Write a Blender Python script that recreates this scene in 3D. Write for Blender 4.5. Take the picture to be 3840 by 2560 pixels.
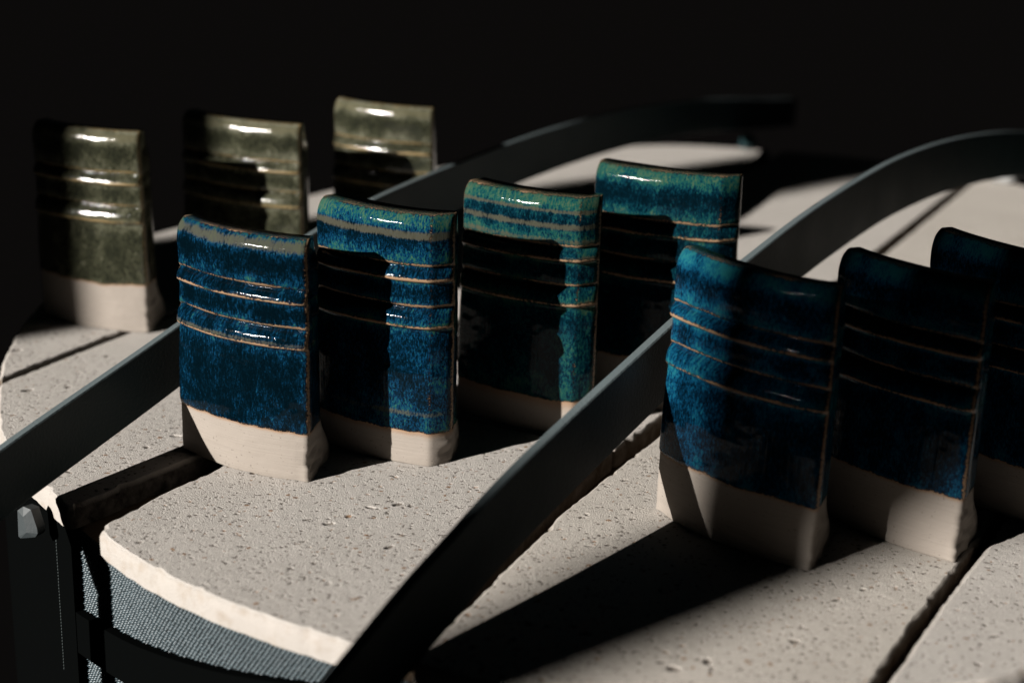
import bpy, math, random
import numpy as np
from mathutils import Vector, Matrix, noise as mnoise, kdtree
from mathutils.geometry import delaunay_2d_cdt

# ------------------------------------------------------------------ reset
for o in list(bpy.data.objects):
    bpy.data.objects.remove(o)
S = bpy.context.scene
COL = S.collection

# ------------------------------------------------------------------ camera
CAM_H, PITCH, ROLL = .2246, math.radians(18.2), math.radians(2.2)
cp, sp, cr, sr = math.cos(PITCH), math.sin(PITCH), math.cos(ROLL), math.sin(ROLL)
R0, U0, F0 = Vector((1, 0, 0)), Vector((0, sp, cp)), Vector((0, cp, -sp))
right = R0 * cr + U0 * sr
up = U0 * cr - R0 * sr
cam_d = bpy.data.cameras.new('camera')
cam = bpy.data.objects.new('camera', cam_d)
COL.objects.link(cam)
m = Matrix((right, up, -F0)).transposed().to_4x4()
m.translation = Vector((0, 0, CAM_H))
cam.matrix_world = m
cam_d.sensor_fit = 'HORIZONTAL'
cam_d.sensor_width = 36
cam_d.lens = 53.57
cam_d.clip_start = .01
cam_d.clip_end = 60
cam_d.dof.use_dof = True
cam_d.dof.focus_distance = .552
cam_d.dof.aperture_fstop = 7.6
S.camera = cam
S.render.resolution_x, S.render.resolution_y = 1024, 682

# ------------------------------------------------------------------ light
W = bpy.data.worlds.new('World')
S.world = W
W.use_nodes = True
bg = W.node_tree.nodes['Background']
bg.inputs[0].default_value = (.75, .95, 1, 1)
bg.inputs[1].default_value = .0007
SUN_AZ, SUN_EL = math.radians(39.5), math.radians(20)      # direction the light travels
sd = bpy.data.lights.new('sun', 'SUN')
sd.energy = 4.8
sd.angle = math.radians(.53)
sd.color = (1, .955, .90)
so = bpy.data.objects.new('sun', sd)
COL.objects.link(so)
dirv = Vector((math.cos(SUN_AZ) * math.cos(SUN_EL), math.sin(SUN_AZ) * math.cos(SUN_EL), -math.sin(SUN_EL)))
so.rotation_euler = dirv.to_track_quat('-Z', 'Y').to_euler()
so.location = (-2, -1.6, 1.2)
S.view_settings.view_transform = 'Standard'
S.view_settings.look = 'None'
S.view_settings.exposure = 1.25
S.view_settings.gamma = 1
S.render.engine = 'CYCLES'
S.cycles.caustics_reflective = False
S.cycles.caustics_refractive = False
S.cycles.diffuse_bounces = 1
S.cycles.glossy_bounces = 2

# ------------------------------------------------------------------ helpers
def mesh_obj(name, verts, faces, mat, parent=None, smooth=True, uv=None, attrs=None):
    me = bpy.data.meshes.new(name)
    me.from_pydata([tuple(v) for v in verts], [], faces)
    if uv is not None:
        l = me.uv_layers.new(name='UVMap')
        li = [0] * len(me.loops)
        me.loops.foreach_get('vertex_index', li)
        flat = []
        for i in li:
            flat += uv[i]
        l.data.foreach_set('uv', flat)
    for k, vals in (attrs or {}).items():
        a = me.attributes.new(k, 'FLOAT', 'POINT')
        a.data.foreach_set('value', vals)
    me.update()
    if smooth:
        me.polygons.foreach_set('use_smooth', [True] * len(me.polygons))
    me.materials.append(mat)
    o = bpy.data.objects.new(name, me)
    COL.objects.link(o)
    if parent:
        o.parent = parent
    return o

def empty(name, loc=(0, 0, 0), rz=0):
    o = bpy.data.objects.new(name, None)
    o.empty_display_size = .01
    COL.objects.link(o)
    o.location = loc
    o.rotation_euler = (0, 0, rz)
    return o

def tag(o, label, cat, group=None):
    o['label'] = label
    o['category'] = cat
    if group:
        o['group'] = group
    return o

def smooth(a, b, x):
    if a == b:
        return 1. if x >= a else 0.
    t = max(0., min(1., (x - a) / (b - a)))
    return t * t * (3 - 2 * t)

def interp(tab, x):
    if x <= tab[0][0]:
        return tab[0][1]
    for (a, va), (b, vb) in zip(tab, tab[1:]):
        if x <= b:
            return va + (vb - va) * (x - a) / (b - a)
    return tab[-1][1]

def catmull(pts, n):
    """points on a Catmull-Rom curve through pts (tuples of any size)"""
    out = []
    P = [pts[0]] + list(pts) + [pts[-1]]
    for i in range(1, len(P) - 2):
        for k in range(n):
            t = k / n
            out.append(tuple(.5 * (2 * b + (c - a) * t + (2 * a - 5 * b + 4 * c - d) * t * t + (3 * b - a - 3 * c + d) * t ** 3)
                             for a, b, c, d in zip(P[i - 1], P[i], P[i + 1], P[i + 2])))
    out.append(tuple(pts[-1]))
    return out

def n1(x, y=0., z=0.):
    return mnoise.noise(Vector((x, y, z)))

# ------------------------------------------------------------------ materials
class NT:
    def __init__(s, name):
        s.m = bpy.data.materials.new(name)
        s.m.use_nodes = True
        s.t = s.m.node_tree
        s.n = s.t.nodes
        s.b = s.n['Principled BSDF']
    def node(s, typ, **kw):
        x = s.n.new(typ)
        for k, v in kw.items():
            setattr(x, k, v)
        return x
    def link(s, a, b):
        s.t.links.new(a, b)
    def set(s, sock, v):
        if hasattr(v, 'links'):
            s.link(v, sock)
        else:
            sock.default_value = v
    def math(s, op, a, b=None, c=None, clamp=False):
        x = s.node('ShaderNodeMath', operation=op, use_clamp=clamp)
        for i, v in enumerate((a, b, c)):
            if v is not None:
                s.set(x.inputs[i], v)
        return x.outputs[0]
    def noise(s, vec, scale, detail=3, rough=.55, dist=0):
        x = s.node('ShaderNodeTexNoise')
        if vec is not None:
            s.link(vec, x.inputs['Vector'])
        x.inputs['Scale'].default_value = scale
        x.inputs['Detail'].default_value = detail
        x.inputs['Roughness'].default_value = rough
        x.inputs['Distortion'].default_value = dist
        return x.outputs['Fac']
    def voronoi(s, vec, scale, feature='F1', rand=1):
        x = s.node('ShaderNodeTexVoronoi', feature=feature)
        s.link(vec, x.inputs['Vector'])
        x.inputs['Scale'].default_value = scale
        x.inputs['Randomness'].default_value = rand
        return x.outputs['Distance'], x.outputs['Color']
    def ramp(s, fac, stops, mode='LINEAR'):
        x = s.node('ShaderNodeValToRGB')
        r = x.color_ramp
        r.interpolation = mode
        while len(r.elements) < len(stops):
            r.elements.new(.5)
        for e, (p, c) in zip(r.elements, stops):
            e.position = p
            e.color = (*c, 1) if len(c) == 3 else c
        s.set(x.inputs[0], fac)
        return x.outputs[0]
    def step(s, v, a, b):
        x = s.node('ShaderNodeMapRange', interpolation_type='SMOOTHSTEP')
        s.set(x.inputs[0], v)
        x.inputs[1].default_value = a
        x.inputs[2].default_value = b
        return x.outputs[0]
    def mix(s, f, a, b):
        x = s.node('ShaderNodeMix', data_type='RGBA')
        s.set(x.inputs[0], f)
        for i, v in ((6, a), (7, b)):
            if hasattr(v, 'links'):
                s.link(v, x.inputs[i])
            else:
                x.inputs[i].default_value = (*v, 1)
        return x.outputs[2]
    def attr(s, name):
        return s.node('ShaderNodeAttribute', attribute_name=name).outputs['Fac']
    def vec(s, src, scale=(1, 1, 1), loc=(0, 0, 0), rot=(0, 0, 0)):
        x = s.node('ShaderNodeMapping')
        s.link(src, x.inputs[0])
        x.inputs['Location'].default_value = loc
        x.inputs['Rotation'].default_value = rot
        x.inputs['Scale'].default_value = scale
        return x.outputs[0]
    def uv(s):
        return s.node('ShaderNodeTexCoord').outputs['UV']
    def obj(s):
        return s.node('ShaderNodeTexCoord').outputs['Object']
    def bump(s, h, strength, dist, prev=None):
        x = s.node('ShaderNodeBump')
        x.inputs['Strength'].default_value = strength
        x.inputs['Distance'].default_value = dist
        s.set(x.inputs['Height'], h)
        if prev is not None:
            s.link(prev, x.inputs['Normal'])
        return x.outputs[0]

def mat_plain(name, col, rough=.6, spec=.5, bump=None, metal=0):
    k = NT(name)
    k.b.inputs['Base Color'].default_value = (*col, 1)
    k.b.inputs['Roughness'].default_value = rough
    k.b.inputs['Specular IOR Level'].default_value = spec
    k.b.inputs['Metallic'].default_value = metal
    if bump:
        sc, st, d = bump
        k.link(k.bump(k.noise(k.obj(), sc, 3, .6), st, d), k.b.inputs['Normal'])
    return k.m

def mat_glaze(name, seed, ramp, pale, brown, dark_rim, tone_shift=0., pale_amt=1., rough=.075, spec=.09):
    """runny breaking glaze: UV is in millimetres (across, up)"""
    k = NT(name)
    uv = k.uv()
    fine = k.noise(k.vec(uv, (1.0, .38, 1), (seed * 7.3, seed * 3.1, seed)), 1.45, 3, .60, .5)
    spk = k.noise(k.vec(uv, (1.0, .55, 1), (seed * 2.3, seed * 9.1, seed + 4)), 3.0, 2, .6)
    cloud = k.noise(k.vec(uv, (1, .7, 1), (seed * 5.3, seed, seed)), .13, 3, .55)
    tone = k.attr('tone')
    v = k.math('MULTIPLY_ADD', k.math('SUBTRACT', fine, .5), 1.55, .5)
    v = k.math('MULTIPLY_ADD', k.math('SUBTRACT', spk, .5), .9, v)
    v = k.math('MULTIPLY_ADD', k.math('SUBTRACT', cloud, .5), .95, v)
    v = k.math('ADD', v, k.math('MULTIPLY_ADD', tone, .66, -.30 + tone_shift))
    col = k.ramp(v, ramp)
    # thin pale areas where the coat has run off
    pv = k.math('MULTIPLY_ADD', k.math('SUBTRACT', fine, .5), .9, k.attr('pale'))
    pv = k.math('MULTIPLY_ADD', k.math('SUBTRACT', cloud, .5), .8, pv)
    pf = k.math('MULTIPLY', k.step(pv, .42, .74), .86 * pale_amt)
    col = k.mix(pf, col, pale)
    # brown breaks on the edges
    en = k.noise(k.vec(uv, (.8, 1, 1), (seed, seed * 4.7, 3)), 1.0, 4, .75)
    ev = k.math('MULTIPLY_ADD', k.math('SUBTRACT', en, .5), 1.7, k.attr('edge'))
    col = k.mix(k.math('MULTIPLY', k.step(ev, .28, .46), .8), col, dark_rim)
    col = k.mix(k.step(ev, .50, .66), col, brown)
    k.link(col, k.b.inputs['Base Color'])
    k.b.inputs['Roughness'].default_value = .09
    k.b.inputs['IOR'].default_value = 1.5
    k.b.inputs['Specular IOR Level'].default_value = spec
    k.link(k.math('MULTIPLY_ADD', k.step(ev, .4, .7), .22, rough), k.b.inputs['Roughness'])
    bm = k.bump(k.noise(k.vec(uv, (1, 1, 1), (seed, 0, 1)), .22, 2, .5), .09, .40e-3)
    bm = k.bump(k.noise(k.vec(uv, (1, .8, 1), (0, seed, 1)), 2.6, 2, .6), .10, .10e-3, bm)
    bm = k.bump(k.noise(k.vec(uv, (1, .04, 1), (seed * 3, 0, 2)), .75, 3, .6), 1.0, .13e-3, bm)
    k.link(bm, k.b.inputs['Normal'])
    return k.m

BLUE = [(.05, (.0003, .0026, .0045)), (.30, (.0005, .0048, .0092)), (.44, (.0010, .0108, .0245)), (.55, (.0016, .0195, .0520)), (.66, (.0030, .0350, .0520)), (.77, (.0085, .0500, .0350)), (.97, (.030, .060, .042))]
TEAL = [(.05, (.0004, .0034, .0058)), (.30, (.0008, .0076, .0130)), (.44, (.0014, .0175, .0290)), (.57, (.0034, .0330, .0330)), (.72, (.0100, .0450, .0310)), (.92, (.032, .054, .034))]
AZUR = [(.05, (.0003, .0026, .0055)), (.32, (.0008, .0090, .0200)), (.48, (.0014, .0225, .0530)), (.64, (.0026, .0420, .0760)), (.85, (.0085, .0750, .0880))]
OLIV = [(.06, (.009, .0100, .0066)), (.36, (.019, .0200, .0118)), (.56, (.044, .044, .028)), (.76, (.086, .086, .062)), (.97, (.135, .132, .100))]
PALE_B, BROWN_B, RIM_B = (.040, .039, .027), (.175, .112, .068), (.009, .004, .002)
PALE_O, BROWN_O, RIM_O = (.058, .054, .032), (.18, .130, .060), (.048, .033, .013)

def mat_clay(name, seed):
    k = NT(name)
    uv = k.uv()
    big = k.noise(k.vec(uv, (1, 1, 1), (seed, seed, 0)), .06, 3, .5)
    lines = k.noise(k.vec(uv, (.03, 1.0, 1), (seed, 0, 0)), 1.0, 4, .65)
    fine = k.noise(k.vec(uv, (1, 1, 1), (seed, 0, 2)), 2.5, 2, .6)
    col = k.mix(big, (.190, .165, .141), (.222, .195, .169))
    col = k.mix(k.math('MULTIPLY', k.step(lines, .45, .7), .14), col, (.15, .127, .106))
    spots = k.noise(k.vec(uv, (1, 1, 1), (0, seed, 5)), 1.1, 1, .5)
    col = k.mix(k.math('MULTIPLY', k.step(spots, .70, .76), .6), col, (.07, .055, .045))
    # toasted flash just below the glaze
    fl = k.math('MULTIPLY_ADD', k.math('SUBTRACT', fine, .5), .5, k.attr('flash'))
    col = k.mix(k.math('MULTIPLY', k.step(fl, .35, 1.0), .75), col, (.19, .105, .052))
    k.link(col, k.b.inputs['Base Color'])
    k.b.inputs['Roughness'].default_value = .85
    k.b.inputs['Specular IOR Level'].default_value = .25
    bm = k.bump(lines, .4, .6e-3)
    bm = k.bump(fine, .3, .15e-3, bm)
    k.link(bm, k.b.inputs['Normal'])
    return k.m

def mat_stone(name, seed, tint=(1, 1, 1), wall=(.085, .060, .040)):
    """pale porous castable; pits and grit are modelled, the material gives grain, specks and colour"""
    k = NT(name)
    ob = k.vec(k.obj(), (1, 1, 1), (seed * .37, seed * .71, 0))
    grit = k.noise(ob, 1300, 3, .65)
    fine = k.noise(ob, 2600, 2, .6)
    big = k.noise(ob, 22, 4, .55)
    mid = k.noise(ob, 160, 3, .6)
    base = k.mix(big, (.355 * tint[0], .330 * tint[1], .303 * tint[2]), (.43 * tint[0], .402 * tint[1], .372 * tint[2]))
    base = k.mix(k.math('MULTIPLY', k.step(grit, .40, .68), .30), base, (.285, .266, .246))
    base = k.mix(k.math('MULTIPLY', k.step(mid, .5, .75), .25), base, (.47, .44, .405))
    pit = k.attr('pit')
    base = k.mix(k.math('MULTIPLY', k.step(pit, .10, .6), .88), base, (.066, .054, .044))  # pit floors darkened in the colour, standing in for shade in the hollows
    base = k.mix(k.math('MULTIPLY', k.step(k.attr('speck'), .2, .7), .85), base, (.175, .098, .050))
    base = k.mix(k.math('MULTIPLY', k.step(k.attr('grain'), .25, .8), .55), base, (.54, .51, .47))
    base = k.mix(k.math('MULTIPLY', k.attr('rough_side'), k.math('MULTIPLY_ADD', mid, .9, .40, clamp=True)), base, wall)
    base = k.mix(k.math('MULTIPLY', k.attr('rim_darken'), .8), base, k.mix(k.step(mid, .45, .72), (.285, .262, .238), (.225, .190, .155)))  # rim face darkened in colour to offset the direct sun on it
    k.link(base, k.b.inputs['Base Color'])
    k.b.inputs['Roughness'].default_value = .92
    k.b.inputs['Specular IOR Level'].default_value = .15
    bm = k.bump(k.math('MULTIPLY_ADD', fine, .5, grit), .75, .45e-3)
    bm = k.bump(mid, .25, .6e-3, bm)
    k.link(bm, k.b.inputs['Normal'])
    return k.m

def mat_coat(name, col):
    k = NT(name)
    ob = k.obj()
    k.b.inputs['Base Color'].default_value = (*col, 1)
    k.b.inputs['Specular IOR Level'].default_value = .22
    k.link(k.math('MULTIPLY_ADD', k.noise(ob, 40, 3, .5), .18, .40), k.b.inputs['Roughness'])
    bm = k.bump(k.noise(ob, 800, 3, .6), .7, .30e-3)
    k.link(bm, k.b.inputs['Normal'])
    return k.m

COAT = mat_coat('powder coat', (.008, .023, .026))
LIT_TOP = mat_coat('sunlit powder coat edge', (.085, .105, .110))  # paler copy of the coat: sunlight on the top edges, painted in
CLOTH = mat_plain('dark woven cloth', (.0030, .0048, .0052), .8, .2, (900, .4, .3e-3))
SEAM_SHADE = mat_plain('black seam and shade', (.0013, .0015, .0015), 1, 0)  # black for the seam and for painted shade on the drum
YARN = mat_plain('mesh yarn', (.036, .056, .066), .4, .6)
THREAD = mat_plain('sewing thread', (.013, .018, .018), .6, .3)
BLACK = mat_plain('matt black floor', (.0028, .0026, .0026), 1, 0)
POST_DARK = mat_plain('dark shadow post', (.02, .02, .02), .8, .2)

# ------------------------------------------------------------------ setting
def box_mesh(x0, x1, y0, y1, z0, z1):
    v = [(x, y, z) for z in (z0, z1) for x, y in ((x0, y0), (x1, y0), (x1, y1), (x0, y1))]
    return v, [(3, 2, 1, 0), (4, 5, 6, 7), (0, 1, 5, 4), (1, 2, 6, 5), (2, 3, 7, 6), (3, 0, 4, 7)]

fl = mesh_obj('floor', [(-14, -6, -.42), (14, -6, -.42), (14, 30, -.42), (-14, 30, -.42)], [(0, 1, 2, 3)], BLACK, smooth=False)
fl['kind'] = 'structure'

# two unseen posts added behind the camera, left, to cast soft shadow bands
ux = Vector((math.cos(SUN_AZ), math.sin(SUN_AZ), 0))
ex = Vector((-math.sin(SUN_AZ), math.cos(SUN_AZ), 0))
def post(name, strips, dist):
    """added unseen shadow post; each strip is a list of (height, left, right) measured across the light, in metres"""
    u0 = .37 - dist * math.cos(SUN_EL)
    verts, faces = [], []
    for strip in strips:
        n = len(verts)
        for b_, a0, a1 in strip:
            z = max(-.41, (b_ - u0 * math.sin(SUN_EL)) / math.cos(SUN_EL))
            for a_, du in ((a0, 0), (a1, 0), (a1, -.012), (a0, -.012)):
                p = ex * a_ + ux * (u0 + du)
                verts.append((p.x, p.y, z))
        for r in range(len(strip) - 1):
            faces += [(n + r * 4 + e, n + r * 4 + (e + 1) % 4, n + r * 4 + 4 + (e + 1) % 4, n + r * 4 + 4 + e) for e in range(4)]
        k = n + 4 * (len(strip) - 1)
        faces += [(n + 3, n + 2, n + 1, n), (k, k + 1, k + 2, k + 3)]
    o = mesh_obj(name, verts, faces, POST_DARK, smooth=False)
    o['kind'] = 'structure'
    return o
post('shadow_post', [[(-1.2, .279, .3014), (.145, .277, .3014), (.165, .260, .3014), (.170, .257, .3010), (.20, .243, .3010), (1.3, .243, .3010)],
                     [(-1.2, .3013, .324), (.098, .3013, .324), (.112, .3013, .336), (.150, .3013, .332), (.170, .3013, .332), (.175, .3016, .332), (1.3, .3016, .332)]], 3.1)  # edges stepped and slit cut to shape the shade and let glints through
post('shadow_post', [[(-1.2, .650, .785), (.205, .650, .785), (.240, .672, .785), (.30, .682, .785), (1.3, .682, .785)]], 2.1)

# ------------------------------------------------------------------ round top of pale planks
RIM = [(-.232, .80), (-.2325, .712), (-.2295, .6704), (-.2264, .6515), (-.2197, .6165), (-.1954, .5432), (-.1615, .4928), (-.1344, .4607), (-.114, .4393),
       (-.0893, .4203), (-.067, .4066), (-.0414, .3935), (-.0216, .3835), (.03, .366), (.08, .366), (.1316, .3840), (.1534, .3945), (.22, .440), (.30, .53),
       (.36, .64), (.40, .80), (.405, .95), (.378, 1.06), (.345, 1.12), (.267, 1.17), (.17, 1.195), (.098, 1.19), (0, 1.13), (-.09, 1.035), (-.17, .92), (-.215, .85)]
RIMC = catmull(RIM + [RIM[0]], 14)[:-1]

def cross_rim(poly):
    """extend a joint polyline to the rim and return its piece inside"""
    P = [Vector(p) for p in poly]
    a = P[0] + (P[0] - P[1]).normalized() * 1.2
    b = P[-1] + (P[-1] - P[-2]).normalized() * 1.2
    L = [a] + P + [b]
    dense = []
    for i in range(len(L) - 1):
        n = max(2, int((L[i + 1] - L[i]).length / .0025))
        dense += [L[i].lerp(L[i + 1], k / n) for k in range(n)]
    dense.append(L[-1])
    return [p for p in dense if inside(p)]

def inside(p):
    c, n = False, len(RIMC)
    j = n - 1
    for i in range(n):
        xi, yi = RIMC[i]
        xj, yj = RIMC[j]
        if (yi > p[1]) != (yj > p[1]) and p[0] < (xj - xi) * (p[1] - yi) / (yj - yi) + xi:
            c = not c
        j = i
    return c

J1a = [(-.2161, .6057), (-.2031, .6329), (-.1889, .6624), (-.10, .848)]
J1b = [(x + .0030, y - .0016) for x, y in J1a]
J2a = [(-.1508, .4783), (-.1339, .5047), (-.1168, .5297), (-.06, .645), (.02, .81), (.10, .98)]
J2b = [(-.1395, .4560), (-.1337, .4734), (-.1192, .5022), (-.1092, .5163), (-.052, .641), (.027, .806), (.107, .976)]
J3a = [(.0010, .4640), (.0200, .5063), (.0385, .548), (.0550, .5755), (.2085, .869), (.3155, 1.077)]
J3b = [(.0047, .4570), (.0224, .4983), (.0472, .5456), (.0562, .5623), (.2135, .867), (.3205, 1.075)]
J4a = [(.1077, .386), (.1181, .4042), (.1343, .4327), (.1539, .465), (.28, .68)]
J4b = [(x + .0026, y - .0015) for x, y in J4a]

def nearest_rim(p):
    return min(range(len(RIMC)), key=lambda i: (RIMC[i][0] - p[0]) ** 2 + (RIMC[i][1] - p[1]) ** 2)

def plank_poly(left, right):
    """outline of the plank between two joints; the rim runs left side -> near -> right side (increasing index)"""
    n = len(RIMC)
    L = cross_rim(left) if left else None
    R = cross_rim(right) if right else None
    pts = []
    if L and R:
        i0, i1 = nearest_rim(L[0]), nearest_rim(R[0])
        pts += [(RIMC[k % n], 1) for k in range(i0 + 1, i1)]
        pts += [(tuple(p), 2) for p in R]
        i2, i3 = nearest_rim(R[-1]), nearest_rim(L[-1])
        pts += [(RIMC[k % n], 1) for k in range(i2 + 1, (i3 if i3 > i2 else i3 + n))]
        pts += [(tuple(p), 2) for p in reversed(L)]
    elif R:      # outermost left
        i0, i1 = nearest_rim(R[-1]), nearest_rim(R[0])
        pts += [(tuple(p), 2) for p in R]
        pts += [(RIMC[k % n], 1) for k in range(i0 + 1, i1 + n)]
    else:        # outermost right
        i0, i1 = nearest_rim(L[0]), nearest_rim(L[-1])
        pts += [(RIMC[k % n], 1) for k in range(i0 + 1, i1)]
        pts += [(tuple(p), 2) for p in reversed(L)]
    return pts

def resample(pts, step):
    out = []
    n = len(pts)
    for i in range(n):
        (a, ta), (b, tb) = pts[i], pts[(i + 1) % n]
        L = math.hypot(b[0] - a[0], b[1] - a[1])
        k = max(1, int(L / step))
        for q in range(k):
            t = q / k
            out.append(((a[0] + (b[0] - a[0]) * t, a[1] + (b[1] - a[1]) * t), ta if tb == ta else max(ta, tb)))
    return out

THICK = .0085
def in_poly(X, Y, poly):
    c = np.zeros(len(X), bool)
    n = len(poly)
    for i in range(n):
        xi, yi = poly[i]
        xj, yj = poly[i - 1]
        if yi == yj:
            continue
        c ^= ((yi > Y) != (yj > Y)) & (X < (xj - xi) * (Y - yi) / (yj - yi) + xi)
    return c

def pitted_top(name, ring, mat, seed, fine_y, step, density, parent):
    """the worn upper face: triangulated inside its outline, with pits and grains as relief"""
    rs = np.random.RandomState(int(seed * 10))
    poly = [(p[0], p[1]) for p in ring]
    xs, ys = np.array([p[0] for p in poly]), np.array([p[1] for p in poly])
    # fine zone in front, coarse behind
    def grid(y0, y1, st):
        gx, gy = np.meshgrid(np.arange(xs.min(), xs.max(), st), np.arange(y0, y1, st * .87))
        gx = gx + (np.arange(gy.shape[0]) % 2)[:, None] * st / 2
        gx = (gx + rs.uniform(-.22, .22, gx.shape) * st).ravel()
        gy = (gy + rs.uniform(-.22, .22, gy.shape) * st).ravel()
        return gx, gy
    x1, y1 = grid(ys.min(), min(fine_y, ys.max()), step)
    X, Y = x1, y1
    if fine_y < ys.max():
        x2, y2 = grid(fine_y + .002, ys.max(), .006)
        X, Y = np.concatenate([X, x2]), np.concatenate([Y, y2])
    # keep a margin to the outline
    cx, cy = xs.mean(), ys.mean()
    k = in_poly(X, Y, poly)
    X, Y = X[k], Y[k]
    kd = kdtree.KDTree(len(poly))
    for i, p in enumerate(poly):
        kd.insert((p[0], p[1], 0), i)
    kd.balance()
    keep = [kd.find((x, y, 0))[2] > .0011 for x, y in zip(X, Y)]
    X, Y = X[keep], Y[keep]
    n = len(poly)
    vs = [Vector(p) for p in poly] + [Vector((x, y)) for x, y in zip(X, Y)]
    ov, oe, of, vo, _, _ = delaunay_2d_cdt(vs, [(i, (i + 1) % n) for i in range(n)], [], 1, 1e-7)
    m = len(ov)
    Z = np.zeros(m)
    pit, speck, grain = np.zeros(m), np.zeros(m), np.zeros(m)
    fixed = np.array([any(q < n for q in src) for src in vo])
    kt = kdtree.KDTree(m)
    for i, p in enumerate(ov):
        kt.insert((p.x, p.y, 0), i)
    kt.balance()
    yf = min(fine_y, ys.max())
    area = (xs.max() - xs.min()) * (yf - ys.min())
    def stamp(count, rmin, rmax, power, kind):
        for _ in range(count):
            px_, py_ = rs.uniform(xs.min(), xs.max()), rs.uniform(ys.min(), yf)
            r = rmin + (rmax - rmin) * rs.rand() ** power
            asp = rs.uniform(.35, .85)
            th = rs.normal(.35, .55)
            ct, st_ = math.cos(th), math.sin(th)
            brown = rs.rand() < .22
            dep = r * rs.uniform(.30, .60)
            sk = rs.uniform(-.5, .5)
            for co, i, dd in kt.find_range((px_, py_, 0), r * 1.25):
                if fixed[i]:
                    continue
                dx, dy = co[0] - px_, co[1] - py_
                a_, b_ = (dx * ct + dy * st_) / r, (-dx * st_ + dy * ct) / (r * asp)
                b_ += sk * a_
                q = a_ * a_ + b_ * b_
                if q >= 1.2:
                    continue
                f_ = max(0., 1 - q) ** .8
                if kind == 'pit':
                    Z[i] = min(Z[i], -dep * f_)
                    if brown and r > .0006:
                        speck[i] = max(speck[i], f_ ** .5)
                    else:
                        pit[i] = max(pit[i], f_ ** .7)
                elif kind == 'chip':
                    speck[i] = max(speck[i], f_ ** .5)
                    Z[i] += .00006 * f_
                else:
                    Z[i] = max(Z[i], .22 * r * f_)
                    grain[i] = max(grain[i], f_ ** .6)
    A = area * 1e4
    stamp(int(A * density * 2.0), .00030, .00055, 1.6, 'grain')
    stamp(int(A * density * 13.0), .00034, .00072, 1.8, 'pit')
    stamp(int(A * density * .6), .00075, .00120, 2.0, 'pit')
    stamp(int(A * density * .05), .0014, .0024, 1.5, 'pit')
    stamp(int(A * density * .8), .0005, .0012, 1.5, 'chip')
    for i, p in enumerate(ov):
        if not fixed[i]:
            Z[i] += .00005 * n1(p.x * 350, p.y * 350, seed) + .00010 * n1(p.x * 70, p.y * 70, seed)
    return mesh_obj(name, [(p.x, p.y, z) for p, z in zip(ov, Z)], [tuple(f_) for f_ in of], mat, parent,
                    attrs={'pit': pit.tolist(), 'speck': speck.tolist(), 'grain': grain.tolist()})

def build_slab(name, pts, mat, seed, bevel=.0015, fine_y=0., step=.0006, density=1.):
    pts = resample(pts, .0016)
    n = len(pts)
    # corner rounding: a few smoothing passes
    P = [Vector(p) for p, t in pts]
    T = [t for p, t in pts]
    for _ in range(2):
        P = [(P[i - 1] + P[i] * 2 + P[(i + 1) % n]) / 4 for i in range(n)]
    nor = []
    for i in range(n):
        d = P[(i + 1) % n] - P[i - 1]
        nor.append(Vector((d.y, -d.x)).normalized() if d.length > 0 else Vector((0, 0)))
    verts, sidev = [], []
    rings = [(0, -THICK), (0, -.55 * THICK), (0, -bevel * 1.1), (bevel * .35, -bevel * .35), (bevel, 0)]
    for ri, (inset, z) in enumerate(rings):
        for i in range(n):
            crumb = .00055 * n1(P[i].x * 420, P[i].y * 420, seed + ri * .6) + .0006 * n1(P[i].x * 130, P[i].y * 130, seed)
            chip = max(0, n1(P[i].x * 260, P[i].y * 260, seed + 9) - .34) * .0060 * (1 if ri >= 2 else .2)
            amp = 1.0 if T[i] == 2 else .7
            q = P[i] - nor[i] * (inset + (crumb + chip) * amp)
            zz = z + (-.0012 * max(0, n1(P[i].x * 300, P[i].y * 300, seed + 3) - .25) * (1 if ri >= 2 else 0) if ri < 4 else 0)
            verts.append((q.x, q.y, zz))
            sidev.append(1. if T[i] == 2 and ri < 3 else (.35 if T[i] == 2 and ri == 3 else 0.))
    faces = []
    for r in range(len(rings) - 1):
        for i in range(n):
            j = (i + 1) % n
            faces.append((r * n + i, r * n + j, (r + 1) * n + j, (r + 1) * n + i))
    faces.append(tuple(reversed(range(n))))
    o = mesh_obj(name, verts, faces, mat, smooth=True, attrs={'rough_side': sidev, 'rim_darken': [1. if (T[q % n] == 1 and q // n < 4) else 0. for q in range(len(verts))]})
    me = o.data
    try:
        me.set_sharp_from_angle(angle=math.radians(50))
    except Exception:
        pass
    pitted_top('worn_top', verts[(len(rings) - 1) * n:], mat, seed, fine_y, step, density, o)
    return o

def split_poly(pts, line, keep):
    """cut an outline by a straight line (point, direction); keep = +1 left / -1 right of the direction"""
    (px, py), (dx, dy) = line
    side = lambda p: keep * (dx * (p[1] - py) - dy * (p[0] - px))
    out = []
    n = len(pts)
    for i in range(n):
        (a, ta), (b, tb) = pts[i], pts[(i + 1) % n]
        sa, sb = side(a), side(b)
        if sa >= 0:
            out.append((a, ta))
        if (sa >= 0) != (sb >= 0):
            t = sa / (sa - sb)
            out.append(((a[0] + (b[0] - a[0]) * t, a[1] + (b[1] - a[1]) * t), 2))
    return out

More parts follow.
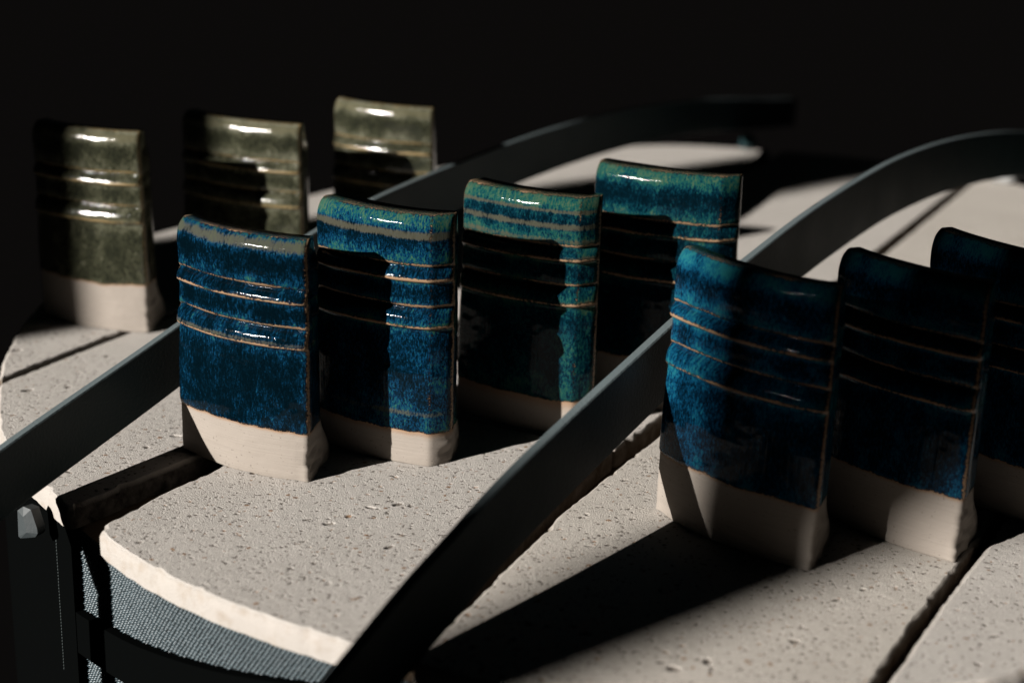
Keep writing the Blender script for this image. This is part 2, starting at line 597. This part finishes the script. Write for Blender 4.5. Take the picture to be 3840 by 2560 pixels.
GT = 'pale porous planks of the round top'
main = plank_poly(J2b, J3a)
brk = ((.0408, .5530), (-.905, .425))
brk2 = ((.0414, .5545), (-.905, .425))
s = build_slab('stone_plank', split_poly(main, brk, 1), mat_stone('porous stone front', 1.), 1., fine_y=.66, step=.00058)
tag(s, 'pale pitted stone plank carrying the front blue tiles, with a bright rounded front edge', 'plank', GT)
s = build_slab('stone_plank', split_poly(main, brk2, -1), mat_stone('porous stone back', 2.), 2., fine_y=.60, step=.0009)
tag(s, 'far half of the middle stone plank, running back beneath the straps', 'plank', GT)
s = build_slab('stone_plank', plank_poly(J1b, J2a), mat_stone('porous stone left', 3., (1, 1, 1), (.016, .013, .011)), 3., fine_y=.64, step=.00062)  # near-black wall colour paints in the shade of the slot
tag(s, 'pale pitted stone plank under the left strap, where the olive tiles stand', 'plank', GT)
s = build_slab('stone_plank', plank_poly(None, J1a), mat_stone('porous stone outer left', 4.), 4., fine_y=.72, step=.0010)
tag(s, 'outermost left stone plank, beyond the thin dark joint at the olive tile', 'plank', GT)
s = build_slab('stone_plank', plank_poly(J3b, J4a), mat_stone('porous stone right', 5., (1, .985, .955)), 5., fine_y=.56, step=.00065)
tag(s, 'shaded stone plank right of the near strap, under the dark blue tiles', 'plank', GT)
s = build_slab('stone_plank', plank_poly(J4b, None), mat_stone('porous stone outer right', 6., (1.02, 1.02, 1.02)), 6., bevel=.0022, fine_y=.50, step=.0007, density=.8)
tag(s, 'stone plank in the bottom right corner, past the wide crumbly joint', 'plank', GT)

# ------------------------------------------------------------------ mesh covered drum under the planks
def rim_seg(i0, i1, inset):
    n = len(RIMC)
    out = []
    for k in range(i0, i1 + 1):
        p, a, b = Vector(RIMC[k % n]), Vector(RIMC[(k - 1) % n]), Vector(RIMC[(k + 1) % n])
        d = b - a
        out.append(p - Vector((d.y, -d.x)).normalized() * inset)
    return out

drum = empty('mesh_drum', (0, 0, -.42))
tag(drum, 'dark woven mesh side of the round base, below the bright plank edge', 'mesh base')
ZB = -.42
ringp = rim_seg(0, len(RIMC) - 1, .0045)
n = len(ringp)
zs = [-.0095, -.06, -.2, -.415]
v = [(p.x, p.y, z - ZB) for z in zs for p in ringp]
f = [(r * n + i, (r + 1) * n + i, (r + 1) * n + (i + 1) % n, r * n + (i + 1) % n) for r in range(len(zs) - 1) for i in range(n)]
mesh_obj('cover', v, f, CLOTH, drum)
mesh_obj('bed', [(p.x, p.y, -.0090 - ZB) for p in ringp], [tuple(range(n))], mat_plain('gritty bed', (.095, .068, .046), .95, .1, (700, .6, .6e-3)), drum, smooth=False)

# knuckles of the weave on the side that faces the camera
ia, ib = nearest_rim((-.158, .489)), nearest_rim((-.012, .380))
seg = rim_seg(ia, ib, .0043)
cum = [0]
for a, b in zip(seg, seg[1:]):
    cum.append(cum[-1] + (b - a).length)
def at_len(s):
    for i in range(len(seg) - 1):
        if s <= cum[i + 1]:
            t = (s - cum[i]) / (cum[i + 1] - cum[i])
            p = seg[i].lerp(seg[i + 1], t)
            d = (seg[i + 1] - seg[i]).normalized()
            return p, d
    return seg[-1], (seg[-1] - seg[-2]).normalized()
PU, PV = .00168, .00125
v, f = [], []
rng = random.Random(5)
rows = int(.062 / PV)
cols = int(cum[-1] / PU)
for r in range(rows):
    for cI in range(cols):
        s0 = (cI + (.5 if r % 2 else 0) + rng.uniform(-.07, .07)) * PU
        p, d = at_len(s0)
        nn = Vector((d.y, -d.x))
        z = -.0098 - r * PV + rng.uniform(-.06, .06) * PV - ZB
        hw, hh, hd = PU * .47 * rng.uniform(.85, 1.1), PV * .34, PU * .36 * rng.uniform(.7, 1.2)
        k = len(v)
        tilt = .28 * PV
        ring = [(-hw, -tilt), (-hw * .5, hh - tilt * .4), (hw * .5, hh + tilt * .6), (hw, tilt), (hw * .5, -hh + tilt * .4), (-hw * .5, -hh - tilt * .6)]
        for a, b in ring:
            q = p + d * a - nn * .0003
            v.append((q.x, q.y, z + b))
        for a, b in ((-hw * .42, -tilt * .3), (hw * .42, tilt * .3)):
            q = p + d * a + nn * hd
            v.append((q.x, q.y, z + b))
        f += [(k, k + 6, k + 1), (k + 1, k + 6, k + 7, k + 2), (k + 2, k + 7, k + 3), (k + 3, k + 7, k + 4), (k + 4, k + 7, k + 6, k + 5), (k + 5, k + 6, k)]
kn = mesh_obj('weave', v, f, YARN, drum)
kn['kind'] = 'stuff'

# upright seam with stitches, and a black band standing in for a cast shadow
def band(name, i0, i1, ztop, zbot, out0, out1, mat):
    n = len(RIMC)
    v, f = [], []
    for k in range(i0, i1 + 1):
        p, a, b = Vector(RIMC[k % n]), Vector(RIMC[(k - 1) % n]), Vector(RIMC[(k + 1) % n])
        d = (b - a)
        nn = Vector((d.y, -d.x)).normalized()
        t = (k - i0) / max(1, i1 - i0)
        for o_, z in ((out0, ztop(t)), (out1, ztop(t)), (out1, zbot(t)), (out0, zbot(t))):
            q = p + nn * o_
            v.append((q.x, q.y, z - ZB))
    m_ = i1 - i0
    for k in range(m_):
        for e in range(4):
            f.append((k * 4 + e, (k + 1) * 4 + e, (k + 1) * 4 + (e + 1) % 4, k * 4 + (e + 1) % 4))
    f += [(0, 1, 2, 3), (m_ * 4 + 3, m_ * 4 + 2, m_ * 4 + 1, m_ * 4)]
    return mesh_obj(name, v, f, mat, drum, smooth=False)
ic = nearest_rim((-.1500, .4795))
band('seam_and_shade', nearest_rim((-.222, .63)), ic, lambda t: -.0090, lambda t: -.12, -.0060, -.0005, SEAM_SHADE)  # seam, widened to the left in black to paint that side's shade
band('shadow_band', ic, ib, lambda t: -.0400 + .030 * t, lambda t: -.0560 + .026 * t, -.006, -.0008, SEAM_SHADE)  # cast shadow across the mesh, built as a black band
v, f = [], []
iq = nearest_rim((-.1585, .489))
p0 = Vector(RIMC[iq])
dq = Vector(RIMC[iq + 1]) - Vector(RIMC[iq - 1])
nq = Vector((dq.y, -dq.x)).normalized()
dq.normalize()
for i in range(46):
    z = -.0125 - i * .00125
    q = p0 + nq * -.0003 + dq * rng.uniform(-.00008, .00008)
    k = len(v)
    h, w_ = .00046, .00017
    for a, b, o_ in ((-w_, -h, 0), (w_, -h, 0), (w_, h, 0), (-w_, h, 0), (0, -h * .5, .0002), (0, h * .5, .0002)):
        r = q + dq * a + nq * o_
        v.append((r.x, r.y, z + b - ZB))
    f += [(k, k + 1, k + 4), (k + 1, k + 2, k + 5, k + 4), (k + 2, k + 3, k + 5), (k + 3, k, k + 4, k + 5)]
st = mesh_obj('stitching', v, f, THREAD, drum)
st['kind'] = 'stuff'

# ------------------------------------------------------------------ arched flat straps
def strap(root, base, azd, ctrl, width, thick):
    a = math.radians(azd)
    u = Vector((math.cos(a), math.sin(a), 0))
    nn = Vector((-math.sin(a), math.cos(a), 0))
    pts = catmull(ctrl, 16)
    # smooth the sampled arch
    zz = [p[1] for p in pts]
    for _ in range(60):
        zz = [zz[0]] + [(zz[i - 1] + zz[i] * 2 + zz[i + 1]) / 4 for i in range(1, len(zz) - 1)] + [zz[-1]]
    v, f = [], []
    c = .00045
    prof = [(0, c), (c, 0), (thick - c, 0), (thick, c), (thick, width - c), (thick - c, width), (c, width), (0, width - c)]
    for (s_, _), z in zip(pts, zz):
        P = Vector((base[0], base[1], 0)) + u * s_
        for o_, dz in prof:
            q = P + nn * o_
            v.append((q.x - root.location.x, q.y - root.location.y, z - dz - root.location.z))
    k, m_ = len(prof), len(pts)
    for i in range(m_ - 1):
        for e in range(k):
            f.append((i * k + e, i * k + (e + 1) % k, (i + 1) * k + (e + 1) % k, (i + 1) * k + e))
    f += [tuple(reversed(range(k))), tuple((m_ - 1) * k + e for e in range(k))]
    o = mesh_obj('band', v, f, COAT, root, smooth=False)
    o.data.materials.append(LIT_TOP)
    for i in range(m_ - 1):
        for e in (0, 1, 2):
            o.data.polygons[i * k + e].material_index = 1
    return o, u, nn

rA = empty('arched_strap', (-.164, .4795, -.02))
tag(rA, 'flat dark metal strap arching over the top between olive and blue tiles', 'strap', 'arched metal straps')
strap(rA, (-.130, .552), 65, [(-.15, .0125), (-.0922, .0249), (0, .0419), (.08, .0565), (.1591, .0650), (.2946, .0682), (.4038, .0660), (.5166, .0596), (.6588, .0446), (.78, .0290), (.886, .0150)], .0245, .0034)
rB = empty('arched_strap', (-.03, .375, -.02))
tag(rB, 'near flat dark metal strap crossing diagonally in front of the blue tiles', 'strap', 'arched metal straps')
strap(rB, (.0476, .5), 58.3, [(-.26, -.016), (-.1745, .0139), (-.1275, .0300), (-.0817, .0424), (.0087, .0629), (.0808, .0742), (.141, .0818), (.2125, .0872), (.2737, .0880), (.3615, .0838), (.4849, .0701), (.62, .048)], .0275, .0036)

# upright leg of the left strap, hanging down in the strap's own plane
a = math.radians(65)
uA, nA = Vector((math.cos(a), math.sin(a), 0)), Vector((-math.sin(a), math.cos(a), 0))
v, f = [], []
legp = [(-.150, -.0125), (-.130, -.0080), (-.128, -.0700), (-.090, -.0850), (-.088, -.41), (-.150, -.41)]
for o_ in (.0002, .0032):
    for s_, z in legp:
        q = Vector((-.130, .552, 0)) + uA * s_ + nA * o_
        v.append((q.x + .164, q.y - .4795, z + .02))
k = len(legp)
f = [tuple(range(k)), tuple(reversed(range(k, 2 * k)))] + [(i, k + i, k + (i + 1) % k, (i + 1) % k) for i in range(k)]
mesh_obj('leg', v, f, COAT, rA, smooth=False)

def clip_mesh(w, d, h):
    """rounded block with a folded, faceted face"""
    prof = [(-.5, -.32), (-.5, .25), (-.30, .5), (.18, .5), (.5, .10), (.5, -.28), (.34, -.5), (-.38, -.5)]
    v, f = [], []
    for y, sc in ((.5, 1.), (-.25, 1.), (-.5, .80)):
        for x, z in prof:
            v.append((x * w * sc, y * d, z * h * sc))
    v.append((.12 * w, -.78 * d, -.18 * h))
    v.append((-.12 * w, -.70 * d, .30 * h))
    k = len(prof)
    for r in range(2):
        for e in range(k):
            f.append((r * k + e, r * k + (e + 1) % k, (r + 1) * k + (e + 1) % k, (r + 1) * k + e))
    t0 = 2 * k
    fan = [(0, 24), (1, 25), (2, 25), (3, 25), (4, 24), (5, 24), (6, 24), (7, 24)]
    for e in range(k):
        a_, b_ = fan[e][1], fan[(e + 1) % k][1]
        f.append((t0 + e, t0 + (e + 1) % k, b_, a_) if a_ != b_ else (t0 + e, t0 + (e + 1) % k, a_))
    f.append(tuple(range(k)))
    return v, f
tabp = [(-.0034, .0030), (-.0014, .0046), (.0012, .0042), (.0034, -.0010), (.0036, -.0024), (.0028, -.0036), (-.0022, -.0050), (-.0030, -.0046)]
v = [(x, 0, z) for x, z in tabp] + [(x * .96, .0045, z * .96) for x, z in tabp] + [(-.0006, -.0013, .0020), (.0006, -.0013, -.0024)]
k = len(tabp)
f = [(i, (i + 1) % k, k + (i + 1) % k, k + i) for i in range(k)]
fan = [16, 16, 16, 17, 17, 17, 17, 16]
for i in range(k):
    a_, b_ = fan[i], fan[(i + 1) % k]
    f.append(((i + 1) % k, i, a_, b_) if a_ != b_ else ((i + 1) % k, i, a_))
f.append(tuple(range(k, 2 * k)))
c = mesh_obj('clip', v, f, mat_plain('worn coat', (.022, .028, .030), .6, .4, (900, .4, .2e-3)), rA, smooth=False)
c.location = Vector((-.1674, .4856, -.0088)) - rA.location
c.scale = (1.25, 1, 1.25)
c.rotation_euler = (math.radians(-6), 0, math.radians(-22))

# pale lumps / clip at the far rim
v, f = clip_mesh(.021, .016, .014)
o = mesh_obj('rim_clip', v, f, mat_plain('worn pale metal', (.42, .43, .43), .5, .5, (200, .3, .4e-3)), smooth=False)
o.location = (.352, 1.098, .0070)
o.rotation_euler = (math.radians(-20), 0, math.radians(-30))
tag(o, 'small bright clip on the far right rim of the top', 'clip')
v, f = clip_mesh(.010, .010, .012)
o = mesh_obj('rim_clip', v, f, COAT, smooth=False)
o.location = (.1790, 1.188, .0062)
o.rotation_euler = (math.radians(-20), 0, math.radians(-35))
tag(o, 'small dark clip glinting at the far rim beyond the straps', 'clip')

# ------------------------------------------------------------------ glaze test tiles
HT = .0965
PROFILE = [(0, -2.9), (.008, -1.95), (.016, -1.30), (.026, -.72), (.036, -.32), (.048, -.02), (.065, .20), (.09, .28), (.13, .05), (.165, -.28), (.187, -.40), (.194, -.75), (.200, -1.35),
           (.204, -1.25), (.209, -.55), (.215, .15), (.222, .62), (.230, .90), (.238, 1.08), (.244, 1.16), (.2475, 1.12), (.252, .60), (.257, -.30), (.264, -.62), (.30, -.50), (.335, -.48), (.347, -.62), (.353, -.95), (.359, -1.50),
           (.363, -1.40), (.369, -.70), (.377, .05), (.388, .60), (.400, .92), (.412, 1.12), (.422, 1.24), (.4285, 1.24), (.434, .60), (.440, -.25), (.450, -.50), (.52, .0), (.62, .35), (.74, .30), (.80, .05), (.90, -.25), (.97, -.55), (1.0, -1.0)]
EDGES = [(.0, .0060, .66), (.191, .0078, .95), (.2455, .0095, 1.05), (.350, .0078, .95), (.4285, .0105, 1.05)]

def tile(name, L, R, sag, label, group, gmat, cmat, seed, chamfer=False, top_back=0., ht=HT, gl=.212, taper=.05, pale_bands=((.03, .03, .8), (.415, .014, .65)), left_chamfer=False, flash=.0014):
    L, R = Vector(L), Vector(R)
    d = R - L
    w = d.length
    mid = (L + R) / 2
    rz = math.atan2(d.y, d.x)
    root = empty('glaze_test_tile', (mid.x, mid.y, 0), rz)
    tag(root, label, 'ceramic tile', group)
    rad = w * w / (8 * sag) + sag / 2
    pm = math.asin(w / 2 / rad)
    rng = random.Random(seed)
    N = 56
    vary = 1 + rng.uniform(-.035, .035)
    root.rotation_euler = (math.radians(rng.uniform(-.5, .9)), math.radians(rng.uniform(-.6, .6)), rz)
    def front_off(u, t):
        wob = .0035 * n1(u * 3.1, seed * 1.7) + .0016 * n1(u * 11, seed * 2.9)
        tt = t * vary + (wob if .02 < t < .75 else 0)
        o_ = interp(PROFILE, tt) * (1.40e-3 if .18 < tt < .5 else 1.0e-3)
        o_ += .00030 * n1(u * 4, t * 7, seed) + .00010 * n1(u * 22, t * 30, seed)
        if chamfer and u > .87:
            o_ -= (u - .87) / .13 * .0058
        if left_chamfer and u < .08:
            o_ -= (.08 - u) / .08 * .003
        e = min(u, 1 - u) * w
        if t > .15:
            o_ *= ((1. if chamfer else .5) if u > .5 else .4) + ((0. if chamfer else .5) if u > .5 else .6) * smooth(0, .004, e)
        o_ -= .0009 * (1 - smooth(0, .0013, e))
        return o_
    def back_thick(t, u):
        h = 1 - t
        b = .0142 + .0130 * (1 - smooth(.03, .26, h)) ** 1.3 + .0015 * n1(u * 2, t * 3, seed + 5)
        b -= (.0030 if chamfer else .0062) * (1 - smooth(0., .16, t))
        return b
    def lateral(t, fr):
        """sideways wobble of the cut side faces"""
        a_ = .00035 * n1(t * 9, fr * 2, seed + 1)
        foot = smooth(.76, .86, t)
        a_ += foot * (.0011 * n1(t * 34 - fr * 14, fr * 5, seed + 2) - .0026 * max(0, n1(t * 30, fr * 9 - t * 8, seed + 3)) * (1.2 - fr))
        return a_
    def loop(z_of, off, extra):
        """one closed cross-section; z_of(u) height, off outward offset"""
        pts, meta = [], []
        for i in range(N + 1):
            u = i / N
            z = z_of(u)
            t = 1 - z / ht
            r = rad + front_off(u, t) + off
            ph = (u - .5) * 2 * pm
            cx = 0.
            if t > .76 and u > .9:
                cx = -smooth(.9, 1., u) * smooth(.80, .86, t) * (.0026 * max(0, n1(t * 21, seed * 1.3) - .02) + .0009 * abs(n1(t * 67, seed * 2.1)) + .0007 * abs(n1(t * 130, seed * 3.1)))
            pts.append((r * math.sin(ph) + cx, -(r * math.cos(ph) - rad * math.cos(pm)), z, u, t, 0))
        ns = 5
        def side(u, rev):
            z = z_of(u)
            t = 1 - z / ht
            ph = (u - .5) * 2 * pm
            sg = 1 if u > .5 else -1
            r0 = rad + front_off(u, t)
            r1 = rad - back_thick(t, u)
            res = []
            for q in range(1, ns + 1):
                fr = q / (ns + 1)
                r = r0 + (r1 - r0) * fr
                lat = lateral(t, fr) + off
                res.append((r * math.sin(ph) + sg * lat, -(r * math.cos(ph) - rad * math.cos(pm)), z, u, t, fr))
            return res[::-1] if rev else res
        pts += side(1., False)
        for i in range(N, -1, -1):
            u = i / N
            z = z_of(u)
            t = 1 - z / ht
            r = rad - back_thick(t, u) - off
            ph = (u - .5) * 2 * pm
            pts.append((r * math.sin(ph), -(r * math.cos(ph) - rad * math.cos(pm)), z, u, t, 1))
        pts += side(0., True)
        out = []
        for x, y, z, u, t, fr in pts:
            h = z / ht
            out.append((x * (1 - taper * h), y + top_back * h, z, u, t, fr))
        return out
    def loft(levels):
        V, F, UV, M = [], [], [], []
        k = len(levels[0])
        for lv in levels:
            for x, y, z, u, t, fr in lv:
                V.append((x, y, z))
                UV += [((u * w + (fr * .02 if u == 1 else 0)) * 1000, z * 1000 + (60 * fr if fr == 1 else 0))]
                M.append((u, t, fr))
        for a_ in range(len(levels) - 1):
            for i in range(k):
                j = (i + 1) % k
                F.append((a_ * k + i, a_ * k + j, (a_ + 1) * k + j, (a_ + 1) * k + i))
        ns = 5
        def cap(o_, flip):
            fs = []
            for i in range(N):
                b0, b1 = N + ns + 1 + (N - i), N + ns + 1 + (N - i - 1)
                fs.append((o_ + i, o_ + i + 1, o_ + b1, o_ + b0))
            fs.append(tuple(o_ + i for i in range(N, N + ns + 2)))
            fs.append(tuple(o_ + i for i in list(range(2 * N + ns + 1, 2 * N + 2 * ns + 2)) + [0]))
            return [x[::-1] for x in fs] if flip else fs
        F += cap((len(levels) - 1) * k, False) + cap(0, True)
        return V, F, UV, M
    # bare clay body, slightly inside the coat
    lev = []
    zs = [0, .0006] + [.0008 * i for i in range(2, int(ht * (gl + .10) / .0008))] 
    for z in zs:
        zb = z + 0.
        ins = .0028 * smooth(ht * (gl + .02), ht * (gl + .05), zb)
        lev.append(loop(lambda u: zb + (.0009 * max(0, n1(u * 6, seed * 3.3)) if zb == 0 else 0), -.00002 - ins, None))
    V, F, UV, M = loft(lev)
    zg = lambda u: ht * gl + .0010 * n1(u * 3.2, seed * 7.7) + .00055 * n1(u * 13, seed * 5.1)
    fl_ = [math.exp(-max(0, zg(u) - (1 - t) * ht) / flash) for u, t, fr in M]
    mesh_obj('clay_body', V, F, cmat, root, uv=UV, attrs={'flash': fl_})
    # glaze coat
    K = 190
    lev = [loop(zg, -.0004, None)]
    for q in range(K + 1):
        t_ = q / K
        coat = .00042 * smooth(0, .02, t_) + .00012
        lev.append(loop(lambda u: zg(u) + (ht - zg(u)) * (.0008 + .9992 * t_), coat, None))
    V, F, UV, M = loft(lev)
    edge, palev, tone = [], [], []
    for u, t, fr in M:
        wob = .0035 * n1(u * 3.1, seed * 1.7) + .0016 * n1(u * 11, seed * 2.9)
        tt = t * vary + (wob if .02 < t < .75 else 0)
        e = 0.
        if fr < .05:
            for c_, wd, am in EDGES:
                e = max(e, am * math.exp(-((tt - c_) / wd) ** 2) * (.72 + .5 * n1(u * 5, c_ * 30, seed)))
            ed = min(u, 1 - u) * w
            e = max(e, .78 * math.exp(-(ed / .0009) ** 2))
            if chamfer:
                e = max(e, (.36 + .42 * n1(t * 9, seed)) * math.exp(-((u - .87) * w / .0008) ** 2))
        else:
            e = .40 * math.exp(-(tt / .008) ** 2) if fr in (0, 1) else .08
        # bottom line of the coat
        bl = (zg(u) - (1 - t) * ht)
        e = max(e, .62 * math.exp(-(bl / .0009) ** 2))
        edge.append(e)
        p_ = 0.
        for c_, wd, am in pale_bands:
            p_ = max(p_, am * math.exp(-((tt - c_) / wd) ** 2))
        palev.append(p_)
        # thicker darker pools and lighter stretches within each field
        if tt < .2:
            x = tt / .2
            tn = .75 - .75 * smooth(.15, .45, x) + .55 * smooth(.5, .95, x)
        elif tt < .25:
            tn = .25 + .5 * smooth(.232, .246, tt)
        elif tt < .355:
            x = (tt - .25) / .105
            tn = .65 - .6 * smooth(0, .35, x) + .55 * smooth(.55, 1, x)
        elif tt < .43:
            tn = .3 + .5 * smooth(.40, .43, tt)
        else:
            tn = .55 - .45 * smooth(.43, .5, tt) + .25 * smooth(.70, .79, tt)
        tone.append(tn + .25 * math.exp(-min(u, 1 - u) * w / .003))
    mesh_obj('glaze_coat', V, F, gmat, root, uv=UV, attrs={'edge': edge, 'pale': palev, 'tone': tone})
    return root

GB, GO, GR = 'blue tiles in the middle row', 'olive tiles in the back row', 'shaded blue tiles on the right'
G1 = mat_glaze('blue glaze dark', 1., BLUE, PALE_B, BROWN_B, RIM_B, -.10)
G2 = mat_glaze('blue glaze bright', 2., BLUE, PALE_B, BROWN_B, RIM_B, .07)
G3 = mat_glaze('teal glaze', 3., TEAL, PALE_B, BROWN_B, RIM_B, .06)
G4 = mat_glaze('blue green glaze', 4., TEAL, PALE_B, BROWN_B, RIM_B, -.04)
G5 = mat_glaze('azure glaze', 5., AZUR, PALE_B, BROWN_B, RIM_B, .05, .2)
G6 = mat_glaze('olive glaze', 6., OLIV, PALE_O, BROWN_O, RIM_O, .0, 1., .12, .45)
G7 = mat_glaze('olive glaze warm', 7., OLIV, PALE_O, BROWN_O, RIM_O, .03, 1., .12, .45)
C1, C2, C3 = mat_clay('bare clay a', 1.), mat_clay('bare clay b', 2.), mat_clay('bare clay c', 3.)

tile('t', (-.1245, .5370), (-.0715, .5091), .0052, 'fully lit dark blue tile standing foremost in the middle row', GB, G1, C1, 11, ht=.0908)
tile('t', (-.0755, .5530), (-.0215, .5270), .0055, 'bright blue tile second in the middle row, shadow across its left side', GB, G2, C2, 12, chamfer=True, flash=.0030, gl=.142, pale_bands=((.075, .022, .85), (.78, .02, .6)))
tile('t', (-.0225, .5900), (.0330, .5650), .0055, 'teal green tile with pale stripes, third in the middle row', GB, G3, C3, 13, chamfer=True, gl=.150, flash=.0060,
     pale_bands=((.055, .013, .8), (.115, .018, .75), (.175, .02, .6), (.236, .012, .6), (.42, .014, .6)))
tile('t', (.0285, .6160), (.0905, .5938), .0050, 'blue green tile last in the middle row, behind the near strap', GB, G4, C1, 14, chamfer=True, ht=.1008, left_chamfer=True, pale_bands=((.17, .02, .4),))
tile('t', (.0525, .4985), (.1010, .4525), .0062, 'large dark blue tile at right, lit only along its left edge', GR, G5, C2, 15, gl=.235, pale_bands=((2, .1, 0),))
tile('t', (.1100, .5050), (.1510, .4630), .0040, 'shaded blue tile between the large right tile and the frame edge', GR, G5, C3, 16, gl=.24, pale_bands=((2, .1, 0),))
tile('t', (.1500, .5400), (.1905, .4950), .0040, 'almost black tile cut off by the right edge of the picture', GR, G5, C1, 17, pale_bands=((2, .1, 0),))
tile('t', (-.2255, .6958), (-.1685, .6734), .0052, 'grey olive tile at far left with its bare clay foot lit', GO, G6, C2, 18, gl=.245, ht=.0942)
tile('t', (-.1664, .7410), (-.1020, .7122), .0058, 'warm olive tile in the middle of the back row', GO, G7, C3, 19, ht=.0933)
tile('t', (-.0965, .7750), (-.0425, .7545), .0052, 'olive tile farthest back, next to the left strap', GO, G6, C1, 20, ht=.0965)
